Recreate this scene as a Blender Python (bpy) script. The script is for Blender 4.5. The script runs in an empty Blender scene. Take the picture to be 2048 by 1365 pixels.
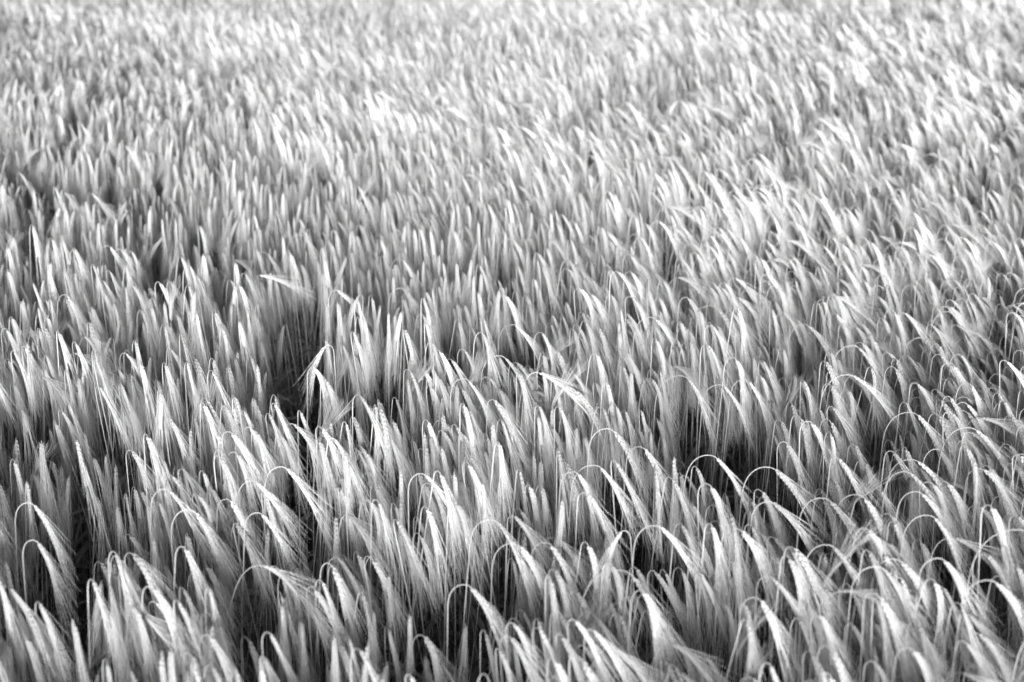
import bpy, math, random
import numpy as np
from mathutils import Matrix, Vector, Euler

R = math.radians
SC = bpy.context.scene
COL = SC.collection
rng = np.random.default_rng(11)
random.seed(11)

# ------------------------------------------------------------------ camera
PW, PH = 2048.0, 1365.0                      # pixel grid of the photograph
LENS, CAM_Z, PITCH = 60.0, 1.88, R(16.5)     # camera stands about 1 m above the ears
FPX = LENS / 36.0 * PW
cam_d = bpy.data.cameras.new('camera'); cam = bpy.data.objects.new('camera', cam_d); COL.objects.link(cam)
cam.location = (0, 0, CAM_Z); cam.rotation_euler = (math.pi / 2 - PITCH, 0, 0)
cam_d.lens = LENS; cam_d.sensor_width = 36.0; cam_d.clip_start = 0.05; cam_d.clip_end = 5000
cam_d.dof.use_dof = True; cam_d.dof.focus_distance = 3.55; cam_d.dof.aperture_fstop = 4.0
SC.camera = cam

# ------------------------------------------------------------------ sky, sun, exposure
SUN_EL, SUN_AZ = R(6.5), R(178)               # azimuth from the view direction, negative = to the left
world = bpy.data.worlds.new('World'); SC.world = world; world.use_nodes = True
wn, wl = world.node_tree.nodes, world.node_tree.links
wn.clear()
sky = wn.new('ShaderNodeTexSky'); sky.sky_type = 'NISHITA'; sky.sun_disc = False
sky.sun_elevation = SUN_EL; sky.sun_rotation = SUN_AZ; sky.air_density = 1.0; sky.dust_density = 4.0; sky.ozone_density = 1.0
bw = wn.new('ShaderNodeRGBToBW')             # black-and-white film
bg = wn.new('ShaderNodeBackground'); bg.inputs['Strength'].default_value = 0.05
wo = wn.new('ShaderNodeOutputWorld')
wl.new(sky.outputs[0], bw.inputs[0]); wl.new(bw.outputs[0], bg.inputs['Color']); wl.new(bg.outputs[0], wo.inputs['Surface'])
sun_d = bpy.data.lights.new('sun', 'SUN'); sun = bpy.data.objects.new('sun', sun_d); COL.objects.link(sun)
sun_d.energy = 4.0; sun_d.angle = R(18); sun_d.color = (1, 1, 1)
sdir = Vector((math.sin(SUN_AZ) * math.cos(SUN_EL), math.cos(SUN_AZ) * math.cos(SUN_EL), math.sin(SUN_EL)))
sun.rotation_euler = sdir.to_track_quat('Z', 'Y').to_euler()
sun.location = (0, 0, 30)
SC.view_settings.view_transform = 'Standard'; SC.view_settings.look = 'None'
SC.view_settings.gamma = 1.0; SC.view_settings.use_curve_mapping = False
SC.view_settings.exposure = 2.5
SC.render.engine = 'CYCLES'
SC.cycles.use_denoising = True
SC.cycles.max_bounces = 2; SC.cycles.diffuse_bounces = 1; SC.cycles.transmission_bounces = 1; SC.cycles.glossy_bounces = 1
SC.cycles.use_adaptive_sampling = False

# ------------------------------------------------------------------ photograph <-> place
CP, SP = math.cos(PITCH), math.sin(PITCH)
def ray(px, py):
    u, v = (px - PW / 2) / FPX, -(py - PH / 2) / FPX
    d = np.array([u, CP + v * SP, -SP + v * CP]); return d
def at_height(px, py, z):
    d = ray(px, py); t = (z - CAM_Z) / d[2]
    return np.array([0, 0, CAM_Z]) + d * t, t            # point and its depth
def project(P):
    P = np.asarray(P, float); q = P - np.array([0, 0, CAM_Z])
    dep = q[..., 1] * CP - q[..., 2] * SP
    up = q[..., 1] * SP + q[..., 2] * CP
    dd = np.where(dep > 0.05, dep, 0.05)
    return PW / 2 + FPX * q[..., 0] / dd, PH / 2 - FPX * up / dd, dep

def ground_z(x, y):
    return (0.022 * np.sin(1.7 * x + 2.3 * y + 0.4) + 0.018 * np.sin(3.1 * x - 1.3 * y + 1.1)
            + 0.012 * np.sin(5.2 * x + 4.1 * y + 2.0) + 0.03 * np.sin(0.35 * x - 0.5 * y))

# ------------------------------------------------------------------ materials (grey: the photograph is black and white)
def mat(name, base, rough, spread, transl, streak=None, spec=0.3):
    m = bpy.data.materials.new(name); m.use_nodes = True
    n, l = m.node_tree.nodes, m.node_tree.links; n.clear()
    out = n.new('ShaderNodeOutputMaterial'); p = n.new('ShaderNodeBsdfPrincipled')
    p.inputs['Roughness'].default_value = rough; p.inputs['Specular IOR Level'].default_value = spec
    oi = n.new('ShaderNodeObjectInfo'); mr = n.new('ShaderNodeMapRange')
    mr.inputs['To Min'].default_value = base * (1 - spread); mr.inputs['To Max'].default_value = base * (1 + spread)
    l.new(oi.outputs['Random'], mr.inputs['Value'])
    tc = n.new('ShaderNodeTexCoord'); ns = n.new('ShaderNodeTexNoise'); ns.inputs['Scale'].default_value = streak or 220
    ns.inputs['Detail'].default_value = 3
    l.new(tc.outputs['Object'], ns.inputs['Vector'])
    m2 = n.new('ShaderNodeMapRange'); m2.inputs['From Min'].default_value = 0.3; m2.inputs['From Max'].default_value = 0.7
    m2.inputs['To Min'].default_value = 0.8; m2.inputs['To Max'].default_value = 1.12
    l.new(ns.outputs['Fac'], m2.inputs['Value'])
    mu = n.new('ShaderNodeMath'); mu.operation = 'MULTIPLY'; l.new(mr.outputs[0], mu.inputs[0]); l.new(m2.outputs[0], mu.inputs[1])
    cc = n.new('ShaderNodeCombineColor')
    for k in range(3): l.new(mu.outputs[0], cc.inputs[k])
    l.new(cc.outputs[0], p.inputs['Base Color'])
    if transl > 0:
        tr = n.new('ShaderNodeBsdfTranslucent'); l.new(cc.outputs[0], tr.inputs['Color'])
        mx = n.new('ShaderNodeMixShader'); mx.inputs[0].default_value = transl
        l.new(p.outputs[0], mx.inputs[1]); l.new(tr.outputs[0], mx.inputs[2]); l.new(mx.outputs[0], out.inputs['Surface'])
    else:
        l.new(p.outputs[0], out.inputs['Surface'])
    return m
M_STEM = mat('dry_straw', 0.25, 0.5, 0.22, 0.1)
M_EAR = mat('ripe_grain', 0.23, 0.8, 0.24, 0.1, 400, 0.15)
M_AWN = mat('awn_bristle', 0.5, 0.6, 0.22, 0.25)
M_LEAF = mat('dry_leaf', 0.13, 0.6, 0.3, 0.3, 90)
M_SOIL = mat('soil', 0.05, 0.95, 0.0, 0, 35, 0.1)
M_FAR = mat('far_barley', 0.45, 0.9, 0.0, 0, 9, 0.1)

# ------------------------------------------------------------------ mesh builder
class MB:
    def __init__(s): s.v, s.f, s.m, s.n = [], [], [], 0
    def rings(s, rings, mi, cap=True):
        """rings: (n, k, 3) closed loops -> quads"""
        n, k = rings.shape[:2]; b = s.n
        s.v.append(rings.reshape(-1, 3)); s.n += n * k
        i = np.arange(n - 1)[:, None] * k; j = np.arange(k)[None, :]; j2 = (j + 1) % k
        q = np.stack([i + j, i + j2, i + k + j2, i + k + j], -1).reshape(-1, 4) + b
        s.f.append(q); s.m.append(np.full(len(q), mi))
    def ribbon(s, L, C, Rr, mi):
        n = len(L); b = s.n
        s.v.append(np.stack([L, C, Rr], 1).reshape(-1, 3)); s.n += 3 * n
        q = []
        for i in range(n - 1):
            for j in range(2):
                a = b + 3 * i + j; q.append((a, a + 1, a + 4, a + 3))
        s.f.append(np.array(q)); s.m.append(np.full(len(q), mi))
    def mesh(s, name, mats):
        v = np.concatenate(s.v); f = np.concatenate(s.f); mi = np.concatenate(s.m)
        me = bpy.data.meshes.new(name)
        me.vertices.add(len(v)); me.vertices.foreach_set('co', v.astype(np.float32).ravel())
        me.loops.add(f.size); me.loops.foreach_set('vertex_index', f.astype(np.int32).ravel())
        me.polygons.add(len(f)); me.polygons.foreach_set('loop_start', (np.arange(len(f)) * 4).astype(np.int32))
        me.polygons.foreach_set('loop_total', np.full(len(f), 4, np.int32))
        for m in mats: me.materials.append(m)
        me.polygons.foreach_set('material_index', mi.astype(np.int32))
        me.polygons.foreach_set('use_smooth', np.ones(len(f), bool))
        me.update(calc_edges=True); return me

def unit(v): return v / np.linalg.norm(v, axis=-1, keepdims=True)
def tube(mb, P, rad, k, mi, N=None):
    P = np.asarray(P); T = unit(np.gradient(P, axis=0))
    ref = np.array([0.0, 1.0, 0.0])
    A = unit(np.cross(T, ref) + 1e-9); B = np.cross(T, A)
    a = np.arange(k) * 2 * math.pi / k
    ring = P[:, None] + rad[:, None, None] * (np.cos(a)[None, :, None] * A[:, None] + np.sin(a)[None, :, None] * B[:, None])
    mb.rings(ring, mi)

KT = np.array([0, .12, .35, .62, .85, 1.0]); KR = np.array([.35, .8, 1.0, .86, .48, .14])
def kernel(mb, base, ax, out, L, w, th, mi, k=6, KT=KT, KR=KR):
    side = np.cross(ax, out); side /= np.linalg.norm(side); o2 = np.cross(side, ax)
    a = np.arange(k) * 2 * math.pi / k
    bulge = (0.25 * th * np.sin(KT * math.pi))[:, None] * o2
    c = base + KT[:, None] * L * ax + bulge
    ring = c[:, None] + KR[:, None, None] * (w * np.cos(a)[None, :, None] * side + th * np.sin(a)[None, :, None] * o2)
    mb.rings(ring, mi)
    return c[-1]

def bend_curve(pr):
    """centre line of one plant in its own x-z bending plane: stem points, ear points with angles; origin at the base"""
    th0, thE0, thE1, R1, R2, Le, H = (pr[k] for k in ('th0', 'thE0', 'thE1', 'R1', 'R2', 'Le', 'H'))
    # neck: th0 -> min(90,thE0) with R1, on to thE0 with R2
    mid = min(math.pi / 2, thE0)
    ths, ds = [], []
    n1 = 11
    t = th0 + (mid - th0) * np.linspace(0, 1, n1) ** 1.8; ths += list((t[:-1] + t[1:]) / 2); ds += [1.75 * R1 * (mid - th0) / (n1 - 1)] * (n1 - 1)
    if thE0 > mid + 1e-3:
        n2 = 6; t = np.linspace(mid, thE0, n2); ths += list((t[:-1] + t[1:]) / 2); ds += [R2 * (thE0 - mid) / (n2 - 1)] * (n2 - 1)
    ths, ds = np.array(ths), np.array(ds)
    nx = np.concatenate([[0], np.cumsum(np.sin(ths) * ds)]); nz = np.concatenate([[0], np.cumsum(np.cos(ths) * ds)])
    Ls = (H - nz.max()) / math.cos(th0 * 0.6)                 # stem length so that the top of the bend is at H
    u = np.linspace(0, 1, 7)[:-1]
    thl = th0 * u; sx = np.zeros(7); sz = np.zeros(7)
    us = np.linspace(0, 1, 7); bow = pr.get('bow', 0)
    sz = us * (H - nz.max()); sx = math.tan(th0) * sz * us * 0.5
    stem = np.stack([sx, bow * np.sin(us * math.pi), sz], 1)
    neck = np.stack([nx + sx[-1], 0 * nx, nz + sz[-1]], 1)
    stem = np.concatenate([stem[:-1], neck])
    ne = 14
    te = np.linspace(0, 1, ne); tha = thE0 + (thE1 - thE0) * np.sin(te * math.pi / 2)
    h = Le / (ne - 1); tm = (tha[:-1] + tha[1:]) / 2
    ex = np.concatenate([[0], np.cumsum(np.sin(tm) * h)]); ez = np.concatenate([[0], np.cumsum(np.cos(tm) * h)])
    ear = stem[-1] + np.stack([ex, 0 * ex, ez], 1)
    apex = stem[np.argmax(stem[:, 2])]
    return stem, ear, tha, apex

KT2 = np.array([0, .3, .7, 1.0]); KR2 = np.array([.5, 1.0, .8, .14])
def build(pr, rg, lod=False):
    """returns MB for stem, ear, awns, leaf and the centre line"""
    stem, ear, tha, apex = bend_curve(pr)
    S, E, A, LV = MB(), MB(), MB(), []
    n = len(stem); r = np.concatenate([np.linspace(0.0016, 0.0011, 6), np.linspace(0.0010, 0.00065, n - 6)])
    tube(S, stem, r, 5, 0)
    nodes = pr['nodes']; Le = pr['Le']
    tt = np.linspace(0.0, 0.97, nodes)
    idx = np.linspace(0, 1, len(ear))
    P = np.stack([np.interp(tt, idx, ear[:, c]) for c in range(3)], 1); TH = np.interp(tt, idx, tha)
    tube(E, ear, np.full(len(ear), 0.0012), 4, 1)
    tw = pr['twist']
    six = pr['six']
    for i in range(nodes):
        th = TH[i]; T = np.array([math.sin(th), 0, math.cos(th)]); Nn = np.array([math.cos(th), 0, -math.sin(th)]); B = np.array([0, 1.0, 0])
        Sd = math.cos(tw) * Nn + math.sin(tw) * B; F = -math.sin(tw) * Nn + math.cos(tw) * B
        sg = 1 if i % 2 else -1
        e = tt[i]; env = 0.72 + 0.28 * min(1, e / 0.15) if e < 0.15 else (1.0 if e < 0.7 else 1.0 - 0.38 * (e - 0.7) / 0.3)
        for q in (0, -1, 1):
            if q and (i % 1): continue
            a = q * R(58)
            d = sg * (math.cos(a) * Sd + math.sin(a) * F)
            be = R(16 + rg.normal(0, 2)) if q == 0 else R(12 + rg.normal(0, 2))
            ax = math.cos(be) * T + math.sin(be) * d
            s = env * (1.0 if q == 0 else six)
            tip = kernel(E, P[i] + d * 0.0009, ax, d, 0.0108 * s, 0.0026 * s, 0.0023 * s, 1, *((4, KT2, KR2) if lod else (6,) if q == 0 else (5,)))
            if q and (lod or (i + 2 * (q > 0)) % 4): continue
            bl = R(abs(rg.normal(2.8, 2.2))) if q == 0 else R(abs(rg.normal(3.2, 2.6)))
            la = rg.uniform(-1, 1) * 0.06
            dirv = unit(math.cos(bl) * T + math.sin(bl) * d + la * np.cross(T, d))
            La = pr['awn'] * rg.uniform(0.82, 1.1) * (1.0 if q == 0 else 0.85)
            m = 2 if lod else 5; pts = [tip]; dv = dirv.copy(); cv = rg.normal(0, 0.012, 3); cv[2] -= 0.02; cv *= 5 / m
            if rg.random() < 0.06: cv *= 3
            for k in range(m):
                pts.append(pts[-1] + dv * La / m); dv = unit(dv + cv)
            tube(A, np.array(pts), np.linspace(0.0003, 0.00011, m + 1) * (3.6 if lod else 1), 3, 2)
    # one or two dry leaves on the stem
    for lf in range(pr['leaves']):
        L = MB(); LV.append(L)
        h = rg.uniform(0.2, 0.62) * stem[6, 2]; b = np.array([np.interp(h, stem[:7, 2], stem[:7, 0]), 0, h])
        az = rg.uniform(0, 2 * math.pi); LL = rg.uniform(0.14, 0.26); m = 8
        th = R(rg.uniform(15, 35)); dth = R(rg.uniform(8, 24)); p = b.copy(); c = []
        for k in range(m):
            c.append(p.copy()); p = p + LL / m * np.array([math.sin(th) * math.cos(az), math.sin(th) * math.sin(az), math.cos(th)]); th += dth
        c = np.array(c); sd = np.array([-math.sin(az), math.cos(az), 0]); w = 0.0055 * np.sin(np.linspace(0.25, math.pi - 0.03, m)) + 0.0002
        tw2 = rg.uniform(-1, 1) * np.linspace(0, 2, m)
        sdv = np.cos(tw2)[:, None] * sd + np.sin(tw2)[:, None] * np.array([0, 0, 1.0])
        L.ribbon(c - sdv * w[:, None], c - np.array([0, 0, 0.0012]), c + sdv * w[:, None], 3)
    return S, E, A, LV, stem, ear, apex

def rand_params(kind, rg):
    u = rg.uniform
    d = dict(th0=R(u(1, 8)), R1=u(.006, .018), R2=u(.006, .014), Le=u(.055, .08), H=u(.765, .835), nodes=int(u(19, 25)), twist=u(0, 6.28),
             six=u(.72, .95), awn=u(.075, .12), leaves=int(u(2, 4)), bow=u(-.015, .015))
    if kind == 'hooked': d.update(thE0=R(u(128, 146)), thE1=R(u(160, 174)))
    elif kind == 'nodding': d.update(thE0=R(u(112, 138)), thE1=R(u(150, 168)))
    elif kind == 'leaning': d.update(thE0=R(u(70, 90)), thE1=R(u(120, 145)), R1=u(.025, .045))
    else: d.update(thE0=R(u(14, 28)), thE1=R(u(25, 50)), R1=u(.06, .1), H=u(.70, .76))
    return d
KINDS = ['hooked'] * 17 + ['nodding'] * 22 + ['leaning'] * 1 + ['upright'] * 1
MATS = [M_STEM, M_EAR, M_AWN, M_LEAF]
LIB = bpy.data.collections.new('barley_shapes')          # shapes for the mass of the field, not part of the scene itself
VAR = []
for i, kd in enumerate(KINDS):
    rg = np.random.default_rng(1000 + i); pr = rand_params(kd, rg)
    S, E, A, L, stem, ear, apex = build(pr, rg)
    allm = MB()
    for q in (S, E, A, *L):
        if not q.v: continue
        allm.v += q.v; allm.f += [f + allm.n for f in q.f]; allm.m += q.m; allm.n += q.n
    o = bpy.data.objects.new('shape_%02d' % i, allm.mesh('barley_whole', MATS)); LIB.objects.link(o)
    farm = MB()
    fb = build(pr, np.random.default_rng(1000 + i), True)
    for q in (*fb[:3], *fb[3]):
        if not q.v: continue
        farm.v += q.v; farm.f += [f + farm.n for f in q.f]; farm.m += q.m; farm.n += q.n
    o = bpy.data.objects.new('shape_far_%02d' % i, farm.mesh('barley_far', MATS)); LIB.objects.link(o)
    parts = dict(stem=S.mesh('stem', MATS), ear=E.mesh('ear', MATS), awns=A.mesh('awns', MATS))
    parts['leaf'] = [q.mesh('leaf', MATS) for q in L]
    VAR.append(dict(kind=kd, parts=parts, ear=ear, apex=apex, stem=stem))

# ------------------------------------------------------------------ the setting
def struct(name, me, label=None):
    o = bpy.data.objects.new(name, me); COL.objects.link(o); o['kind'] = 'structure'
    if label: o['label'] = label
    return o
def grid_mesh(name, xs, ys, zf, m):
    X, Y = np.meshgrid(xs, ys); Z = zf(X, Y); nx, ny = len(xs), len(ys)
    v = np.stack([X, Y, Z], -1).reshape(-1, 3)
    i = np.arange(ny - 1)[:, None] * nx; j = np.arange(nx - 1)[None]
    f = np.stack([i + j, i + j + 1, i + nx + j + 1, i + nx + j], -1).reshape(-1, 4)
    mb = MB(); mb.v = [v]; mb.f = [f]; mb.m = [np.zeros(len(f), int)]; mb.n = len(v)
    return mb.mesh(name, [m])
gx = np.concatenate([[-1500, -300, -80], np.linspace(-30, 30, 161), [80, 300, 1500]])
gy = np.concatenate([[-1500, -300, -60], np.linspace(-12, 40, 141), [80, 300, 1500]])
def soil_z(X, Y):
    near = np.clip((60 - np.hypot(X, Y)) / 20, 0, 1)
    return ground_z(X, Y) * near
ground = struct('ground', grid_mesh('ground', gx, gy, soil_z, M_SOIL), 'bare dark soil under the barley')

# ------------------------------------------------------------------ where the plants stand
# plants picked out of the photograph: top of the bend (x, y), tip of the ear (x, y), width of the bend in pixels, lift above the field in m
PICK = [
 (1026,650,1072,704,26,.03),(1303,635,1372,725,30,.03),(1424,612,1474,700,40,.05),(1363,752,1398,815,45,.05),(1140,777,1195,848,32,.02),
 (929,758,993,864,26,.03),(1216,858,1280,955,34,.05),(1190,931,1233,992,42,.03),(1421,911,1482,992,42,.05),(1281,894,1338,995,24,.03),
 (1609,649,1680,735,26,.03),(1707,692,1794,810,36,.05),(1697,750,1762,803,46,.05),(1843,676,1886,755,26,.02),(1897,624,1934,680,26,.02),
 (1821,825,1880,905,44,.04),(1539,935,1592,992,44,.05),(1827,920,1890,990,40,.03),(1940,856,2005,930,44,.04),
 (68,1081,104,1175,26,.04),(58,1006,152,1168,30,.04),(331,979,378,1040,30,.02),(506,963,562,1022,32,.04),(564,934,640,1030,34,.04),
 (379,1020,430,1110,38,.04),(454,999,500,1090,20,.02),(516,1026,575,1110,26,.02),
 (984,1040,1054,1158,40,.07),(1028,1088,1075,1160,40,.03),(1093,1086,1143,1174,28,.03),(1243,1141,1293,1220,72,.07),(932,1170,985,1245,34,.03),
 (844,948,893,1004,26,.03),(1148,944,1180,1020,24,.03),(1312,1052,1368,1114,38,.04),(1539,1004,1600,1060,30,.03),(1649,997,1715,1090,40,.04),
 (1717,990,1775,1095,36,.03),(1813,944,1880,1030,34,.03),(1835,984,1893,1060,30,.04),(1857,1031,1925,1140,40,.04),(2040,1060,2110,1150,78,.08),
 (1980,1161,2033,1224,44,.05),(1878,1117,1924,1182,32,.03),(1792,1119,1850,1200,36,.03),(1755,1134,1805,1205,42,.04),(1512,1196,1560,1290,26,.04),
 (1656,1090,1712,1170,38,.03),(528,505,575,590,28,.03),(520,552,614,570,12,.03),(600,470,640,550,24,.03),
 (672,581,738,640,14,.03),(802,577,842,650,24,.02),(800,518,834,590,18,.03),(1225,216,1325,288,16,.06),(1505,186,1580,265,16,.05),
 (1664,237,1700,290,16,.03),(1640,490,1690,560,26,.02),(1020,478,1052,545,22,.02),(215,492,250,560,16,.02),(1570,515,1610,590,22,.02),
 (1440,770,1500,860,30,.03),(130,590,165,670,18,.02),(655,690,612,795,10,.03),(1247,1062,1222,1142,14,.04),(1000,712,1045,775,34,.02),
 (1075,745,1170,800,24,.04),(985,800,1030,870,10,.03),(1490,760,1540,850,24,.03),
]
def wind(x, y):
    """mean bearing of the nodding heads: over to the right and towards the camera"""
    s = x / max(0.5, 0.3 * y)
    return R(-60 + 12 * np.clip(s, -1, 1))

CAN = 0.80
heroes = []
for (ax, ay, tx, ty, w, lift) in PICK:
    lift = 0.6 * lift
    z = CAN + lift
    P, dep = at_height(ax, ay, z)
    for _ in range(3):
        z = CAN + lift + float(ground_z(P[0], P[1])); P, dep = at_height(ax, ay, z)
    s = FPX / dep; down = math.atan2(CAM_Z - z, P[1])
    a = -R(random.uniform(12, 30)); flip = tx < ax
    r = abs(tx - ax) / s / math.cos(a); d = ((ty - ay) / s - r * math.sin(-a) * math.sin(down)) / math.cos(down)
    d = max(d, 0.01); Lc = math.hypot(r, d); chord = math.pi - math.atan2(r, d)
    az = math.pi - a if flip else a
    if flip: az = math.pi + R(20)
    R1 = max(0.008, 0.85 * w / s / math.cos(a))
    rg = np.random.default_rng(len(heroes) + 77)
    pr = rand_params('nodding', rg)
    pr.update(th0=R(rg.uniform(1, 5)), R1=R1, R2=R1 * 0.55, thE0=min(chord - R(10), R(140)), thE1=min(chord + R(14), R(176)),
              Le=float(np.clip(Lc, .056, .09)), H=z - float(ground_z(P[0], P[1])))
    pr['thE0'] = max(pr['thE0'], R(70))
    heroes.append(dict(pr=pr, rg=rg, P=P, az=az, lift=lift, chord=chord, flip=flip))

# bare spots: pixel centre and half size, where the photograph looks down between the stems
GAPS = [(600,720,50,70),(110,1130,60,60),(1330,540,40,40),(1480,930,60,45),(1380,880,35,60),(775,770,30,40),(960,1090,60,50),(1920,1140,45,45),
        (1290,1090,40,40),(50,840,50,40),(250,880,45,35),(1165,330,22,50),(650,340,20,35),(170,385,28,20),(560,1000,60,40),(500,1230,45,60),
        (1040,700,35,30),(880,1200,60,35),(1230,960,40,40),(1990,540,40,25),(1600,1010,40,40),(1760,870,40,30),(320,560,25,30),(1110,420,25,25),
        (1400,300,25,20),(1990,280,30,14),(300,120,90,10),(430,150,40,10),(560,110,40,10),(60,250,30,14)]
def scatter(x0, x1, y0, y1, dens, keep):
    h = 1 / math.sqrt(dens); X, Y = np.meshgrid(np.arange(x0, x1, h), np.arange(y0, y1, h))
    X = X.ravel() + rng.uniform(-.5, .5, X.size) * h; Y = Y.ravel() + rng.uniform(-.5, .5, Y.size) * h
    # tillers stand in loose tufts
    X += 0.010 * np.sin(61 * X + 23 * Y) ; Y += 0.012 * np.sin(47 * Y - 31 * X)
    k = keep(X, Y); return X[k], Y[k]
DENS = 740
xa, ya = scatter(-7.5, 7.5, 0.3, 13.5, DENS, lambda x, y: (np.abs(x) < 0.4 * np.maximum(y, 0) + 0.8))
xb, yb = scatter(-11, 11, 13.5, 18, 320, lambda x, y: np.abs(x) < 0.42 * y + 1.2)
xc, yc = scatter(-18, 18, 18, 26, 40, lambda x, y: np.abs(x) < 0.6 * y + 2)
X = np.concatenate([xa, xb, xc]); Y = np.concatenate([ya, yb, yc]); N = len(X)
V = rng.integers(0, len(VAR), N)
SCL = rng.uniform(0.9, 1.07, N)
def tuft(x, y):
    g = np.random.default_rng(3); t = 0
    for k in range(14):
        lam = g.uniform(0.12, 0.6); a = g.uniform(0, math.pi); t = t + np.sin((x * math.cos(a) + y * math.sin(a)) * 2 * math.pi / lam + g.uniform(0, 6.28))
    return t / math.sqrt(7)                                  # about unit variance
TUFT = tuft(X, Y)
sink = np.abs(rng.normal(0, 0.02, N)) + np.clip(0.03 - 0.038 * TUFT, 0, 0.12)
GZ = ground_z(X, Y) * np.clip((60 - np.hypot(X, Y)) / 20, 0, 1)
AZ = np.array([wind(x, y) for x, y in zip(X, Y)]) + rng.normal(0, R(15), N)
AZ += R(13) * np.sin(2.1 * X + 1.2 * Y) + R(9) * np.sin(5.3 * X - 3.1 * Y + 1)
odd = rng.random(N) < 0.005; AZ[odd] += rng.uniform(-1.5, 1.5, odd.sum())
TX, TY = rng.normal(0, R(4.2), N), rng.normal(0, R(4.2), N)
MATR = np.zeros((N, 4, 4))
def rot_euler(ax, ay, az):
    ca, sa, cb, sb, cc, sc = np.cos(ax), np.sin(ax), np.cos(ay), np.sin(ay), np.cos(az), np.sin(az)
    M = np.zeros((len(ax), 3, 3))
    M[:, 0, 0] = cb * cc; M[:, 0, 1] = sa * sb * cc - ca * sc; M[:, 0, 2] = ca * sb * cc + sa * sc
    M[:, 1, 0] = cb * sc; M[:, 1, 1] = sa * sb * sc + ca * cc; M[:, 1, 2] = ca * sb * sc - sa * cc
    M[:, 2, 0] = -sb; M[:, 2, 1] = sa * cb; M[:, 2, 2] = ca * cb
    return M
RM = rot_euler(TX, TY, AZ)
apexL = np.array([VAR[v]['apex'] for v in V]); earL = np.array([VAR[v]['ear'] for v in V])
POS = np.stack([X, Y, GZ - sink * (Y < 19)], -1)
APEX = POS + SCL[:, None] * np.einsum('nij,nj->ni', RM, apexL)
EAR = POS[:, None] + SCL[:, None, None] * np.einsum('nij,nkj->nki', RM, earL)
ux, uy, ud = project(EAR.mean(1))
alive = ~((TUFT < -0.35) & (rng.random(N) < 0.88) & (Y < 13.5))
for (cx, cy, hx, hy) in GAPS:
    if cy < 600: hx, hy = 0.6 * hx, 0.55 * hy
    inside = ((ux - cx) / hx) ** 2 + ((uy - cy + 0.3 * hy) / (1.35 * hy)) ** 2 < 2.2
    alive &= ~(inside & (rng.random(N) < 0.94))
# keep clear in front of the picked plants so that they show
for h in heroes:
    hx, hy, hd = project(h['P']); s = FPX / hd
    inside = (np.abs(ux - hx - 0.01 * s) < 0.03 * s) & (np.abs(uy - hy - 0.02 * s) < 0.05 * s) & (ud < hd + 0.02) & (ud > hd - 0.5)
    high = APEX[:, 2] > h['P'][2] - 0.05
    alive &= ~(inside & (high | (rng.random(N) < 0.35)))
alive &= ~((ud < 2.05) & (uy < PH - 20) & (ud > 0))
# never in the lens
alive &= ~(np.hypot(X, Y) < 0.25)
ids = np.nonzero(alive)[0]

# ------------------------------------------------------------------ which plants show largest: a coarse depth buffer over the ears
BW, BH = 512, 342; sc_b = BW / PW
buf = np.full((BH, BW), 1e9); own = np.full((BH, BW), -1, int)
cand = [i for i in ids if ud[i] > 0.5 and ud[i] < 7 and -60 < ux[i] < PW + 60 and -40 < uy[i] < PH + 150]
hero_ear = []
for h in heroes:
    stem, ear, tha, apex = bend_curve(h['pr']); c, s_ = math.cos(h['az']), math.sin(h['az'])
    Rz = np.array([[c, -s_, 0], [s_, c, 0], [0, 0, 1]])
    h['base'] = h['P'] - Rz @ apex; h['base'][2] = h['P'][2] - apex[2]
    h['ear'] = (Rz @ ear.T).T + h['base']; hero_ear.append(h['ear'])
items = [(float(ud[i]), i, EAR[i]) for i in cand] + [(float(project(e.mean(0))[2]), -2 - k, e) for k, e in enumerate(hero_ear)]
for dep, oid, e in sorted(items, key=lambda t: t[0]):
    px, py, pd = project(e); rad = 0.006 * FPX / dep * sc_b
    for k in range(0, len(px)):
        x, y = px[k] * sc_b, py[k] * sc_b
        xs, xe = int(max(0, x - rad)), int(min(BW - 1, x + rad)); ys, ye = int(max(0, y - rad)), int(min(BH - 1, y + rad))
        if xs > xe or ys > ye: continue
        sub = own[ys:ye + 1, xs:xe + 1]; sub[sub == -1] = oid
u_, c_ = np.unique(own, return_counts=True); vis = dict(zip(u_.tolist(), c_.tolist()))
ranked = sorted((i for i in cand if vis.get(i, 0) > 0), key=lambda i: -vis[i])
chosen = ranked[:300 - len(heroes)]
chosen_set = set(chosen)

# ------------------------------------------------------------------ the countable plants
def part(name, me, parent, kind=None):
    o = bpy.data.objects.new(name, me); COL.objects.link(o); o.parent = parent
    if kind: o['kind'] = kind
    return o
def plant(parts, loc, rot, scale):
    root = bpy.data.objects.new('barley_plant', None); COL.objects.link(root)
    root.empty_display_size = 0.05
    root.location = loc; root.rotation_euler = rot; root.scale = (scale,) * 3
    part('stem', parts['stem'], root)
    e = part('ear', parts['ear'], root)
    part('awns', parts['awns'], e, 'stuff')
    for q in parts['leaf']: part('leaf', q, root)
    root['category'] = 'barley plant'; root['group'] = 'barley plants in the field'
    return root
things = []
for h in heroes:
    S, E, A, L, *_ = build(h['pr'], h['rg'])
    parts = dict(stem=S.mesh('stem', MATS), ear=E.mesh('ear', MATS), awns=A.mesh('awns', MATS))
    parts['leaf'] = [q.mesh('leaf', MATS) for q in L]
    o = plant(parts, h['base'], (0, 0, h['az']), 1.0)
    ch = math.degrees(h['chord'])
    posture = 'lying' if ch < 125 else ('hooked' if h['pr']['R1'] > 0.02 else 'nodding')
    things.append((o, posture, h['P'], h['ear'], h['flip'], True))
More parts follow.
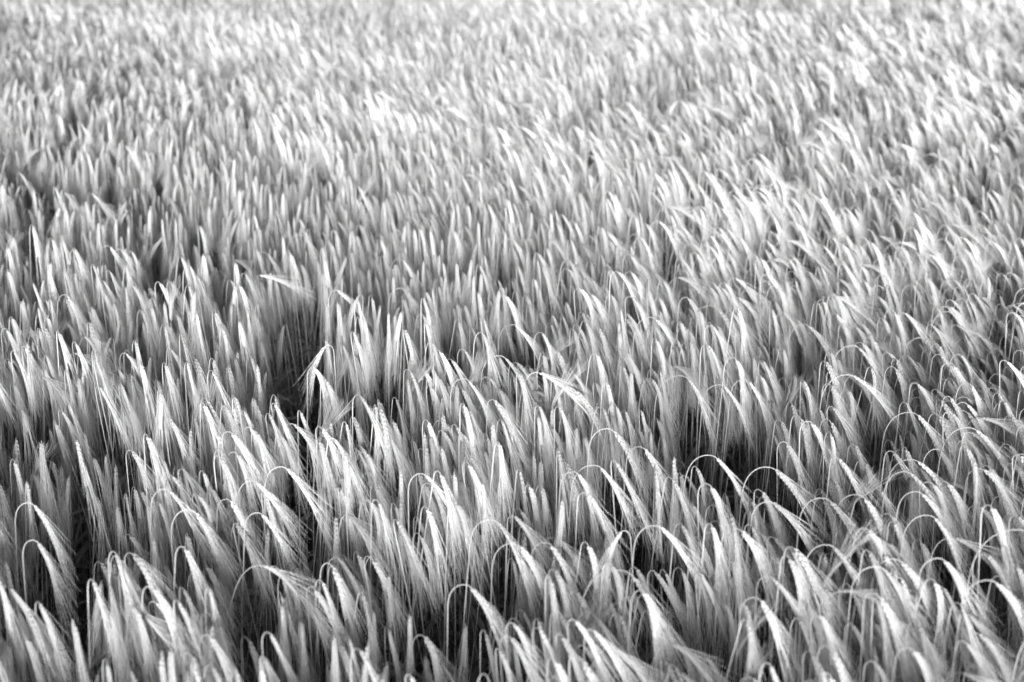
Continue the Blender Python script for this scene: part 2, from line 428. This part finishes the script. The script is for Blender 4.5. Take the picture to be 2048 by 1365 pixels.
for i in chosen:
    v = VAR[V[i]]
    o = plant(v['parts'], POS[i], (TX[i], TY[i], AZ[i]), SCL[i])
    e = EAR[i]; fx = project(e[-1])[0] - project(e[0])[0]
    things.append((o, v['kind'], APEX[i], e, bool(fx < -6), False))

# labels: look first, then the part of the picture, then the order among the look-alikes there
ROWN = ['along the bottom edge', 'in the lower foreground', 'below the middle', 'across the middle', 'in the upper half']
def rown(y): return 0 if y > 1220 else 1 if y > 1060 else 2 if y > 860 else 3 if y > 600 else 4
COLN = ['far left', 'on the left', 'left of centre', 'at centre', 'right of centre', 'on the right', 'far right']
def coln(x): return int(np.clip(x / PW * 7, 0, 6.99))
LOOK = {'hooked': 'barley ear hooked steeply down', 'nodding': 'barley ear nodding over', 'leaning': 'half raised barley ear',
        'upright': 'stubby upright barley ear', 'lying': 'barley ear lying level'}
ORD = ['leftmost', 'second from left', 'third from left', 'fourth from left', 'fifth from left', 'sixth from left', 'seventh from left', 'eighth from left']
cells = {}
for t in things:
    x, y, _ = project(t[3].mean(0))
    look = LOOK[t[1]] + (', tip leftward' if t[4] else '')
    if t[5] and t[1] == 'hooked': look = 'barley ear on wide arched stalk'
    elif t[5] and t[1] == 'nodding': look = 'tall bowed barley ear'
    cells.setdefault((look, rown(y), coln(x)), []).append((float(x), t[0]))
for (look, r_, c_), lst in cells.items():
    lst.sort(key=lambda q: q[0])
    for k, (x, o) in enumerate(lst):
        lab = '%s %s %s' % (look, ROWN[r_], COLN[c_])
        if len(lst) > 1: lab += ', ' + (ORD[k] if k < 8 else 'ninth from left' if k == 8 else 'tenth from left' if k == 9 else 'rightmost')
        o['label'] = lab

# ------------------------------------------------------------------ the mass of the field: one object, far past 300 of a kind
mass = np.array([i for i in ids if i not in chosen_set])
me = bpy.data.meshes.new('barley_field'); me.vertices.add(len(mass)); me.vertices.foreach_set('co', POS[mass].astype(np.float32).ravel())
def attr(name, typ, key, arr):
    a = me.attributes.new(name, typ, 'POINT'); a.data.foreach_set(key, arr.ravel())
attr('turn', 'FLOAT_VECTOR', 'vector', np.stack([TX, TY, AZ], -1)[mass].astype(np.float32))
attr('size', 'FLOAT', 'value', SCL[mass].astype(np.float32)); attr('shape', 'INT', 'value', (V + len(VAR) * (Y > 6.2))[mass].astype(np.int32))
me.update()
field = bpy.data.objects.new('barley_field', me); COL.objects.link(field); field['kind'] = 'stuff'
field['label'] = 'dense mass of ripe barley filling the field behind the nearest ears'; field['category'] = 'barley field'
ng = bpy.data.node_groups.new('barley_scatter', 'GeometryNodeTree')
ng.interface.new_socket('Geometry', in_out='INPUT', socket_type='NodeSocketGeometry'); ng.interface.new_socket('Geometry', in_out='OUTPUT', socket_type='NodeSocketGeometry')
g = ng.nodes; gi = g.new('NodeGroupInput'); go = g.new('NodeGroupOutput'); ip = g.new('GeometryNodeInstanceOnPoints'); ci = g.new('GeometryNodeCollectionInfo')
ci.inputs['Collection'].default_value = LIB; ci.inputs['Separate Children'].default_value = True; ci.inputs['Reset Children'].default_value = True
def named(n, t):
    q = g.new('GeometryNodeInputNamedAttribute'); q.data_type = t; q.inputs['Name'].default_value = n; return q.outputs['Attribute']
ng.links.new(gi.outputs[0], ip.inputs['Points']); ng.links.new(ci.outputs[0], ip.inputs['Instance']); ip.inputs['Pick Instance'].default_value = True
ng.links.new(named('shape', 'INT'), ip.inputs['Instance Index']); ng.links.new(named('turn', 'FLOAT_VECTOR'), ip.inputs['Rotation']); ng.links.new(named('size', 'FLOAT'), ip.inputs['Scale'])
ng.links.new(ip.outputs[0], go.inputs[0])
md = field.modifiers.new('scatter', 'NODES'); md.node_group = ng

# the same crop farther off, where single ears can no longer be told apart
fx = np.concatenate([[-1400, -500, -200], np.linspace(-90, 90, 181), [200, 500, 1400]]); fy = np.concatenate([np.linspace(18, 120, 130), [160, 300, 700, 1450]])
frng = np.random.default_rng(5)
far = struct('far_field', grid_mesh('far_field', fx, fy, lambda X, Y: 0.68 + 0.04 * frng.normal(size=X.shape), M_FAR), 'far part of the barley field towards the horizon')
print('plants', N, 'mass', len(mass), 'picked', len(heroes), 'chosen', len(chosen), 'candidates', len(ranked))
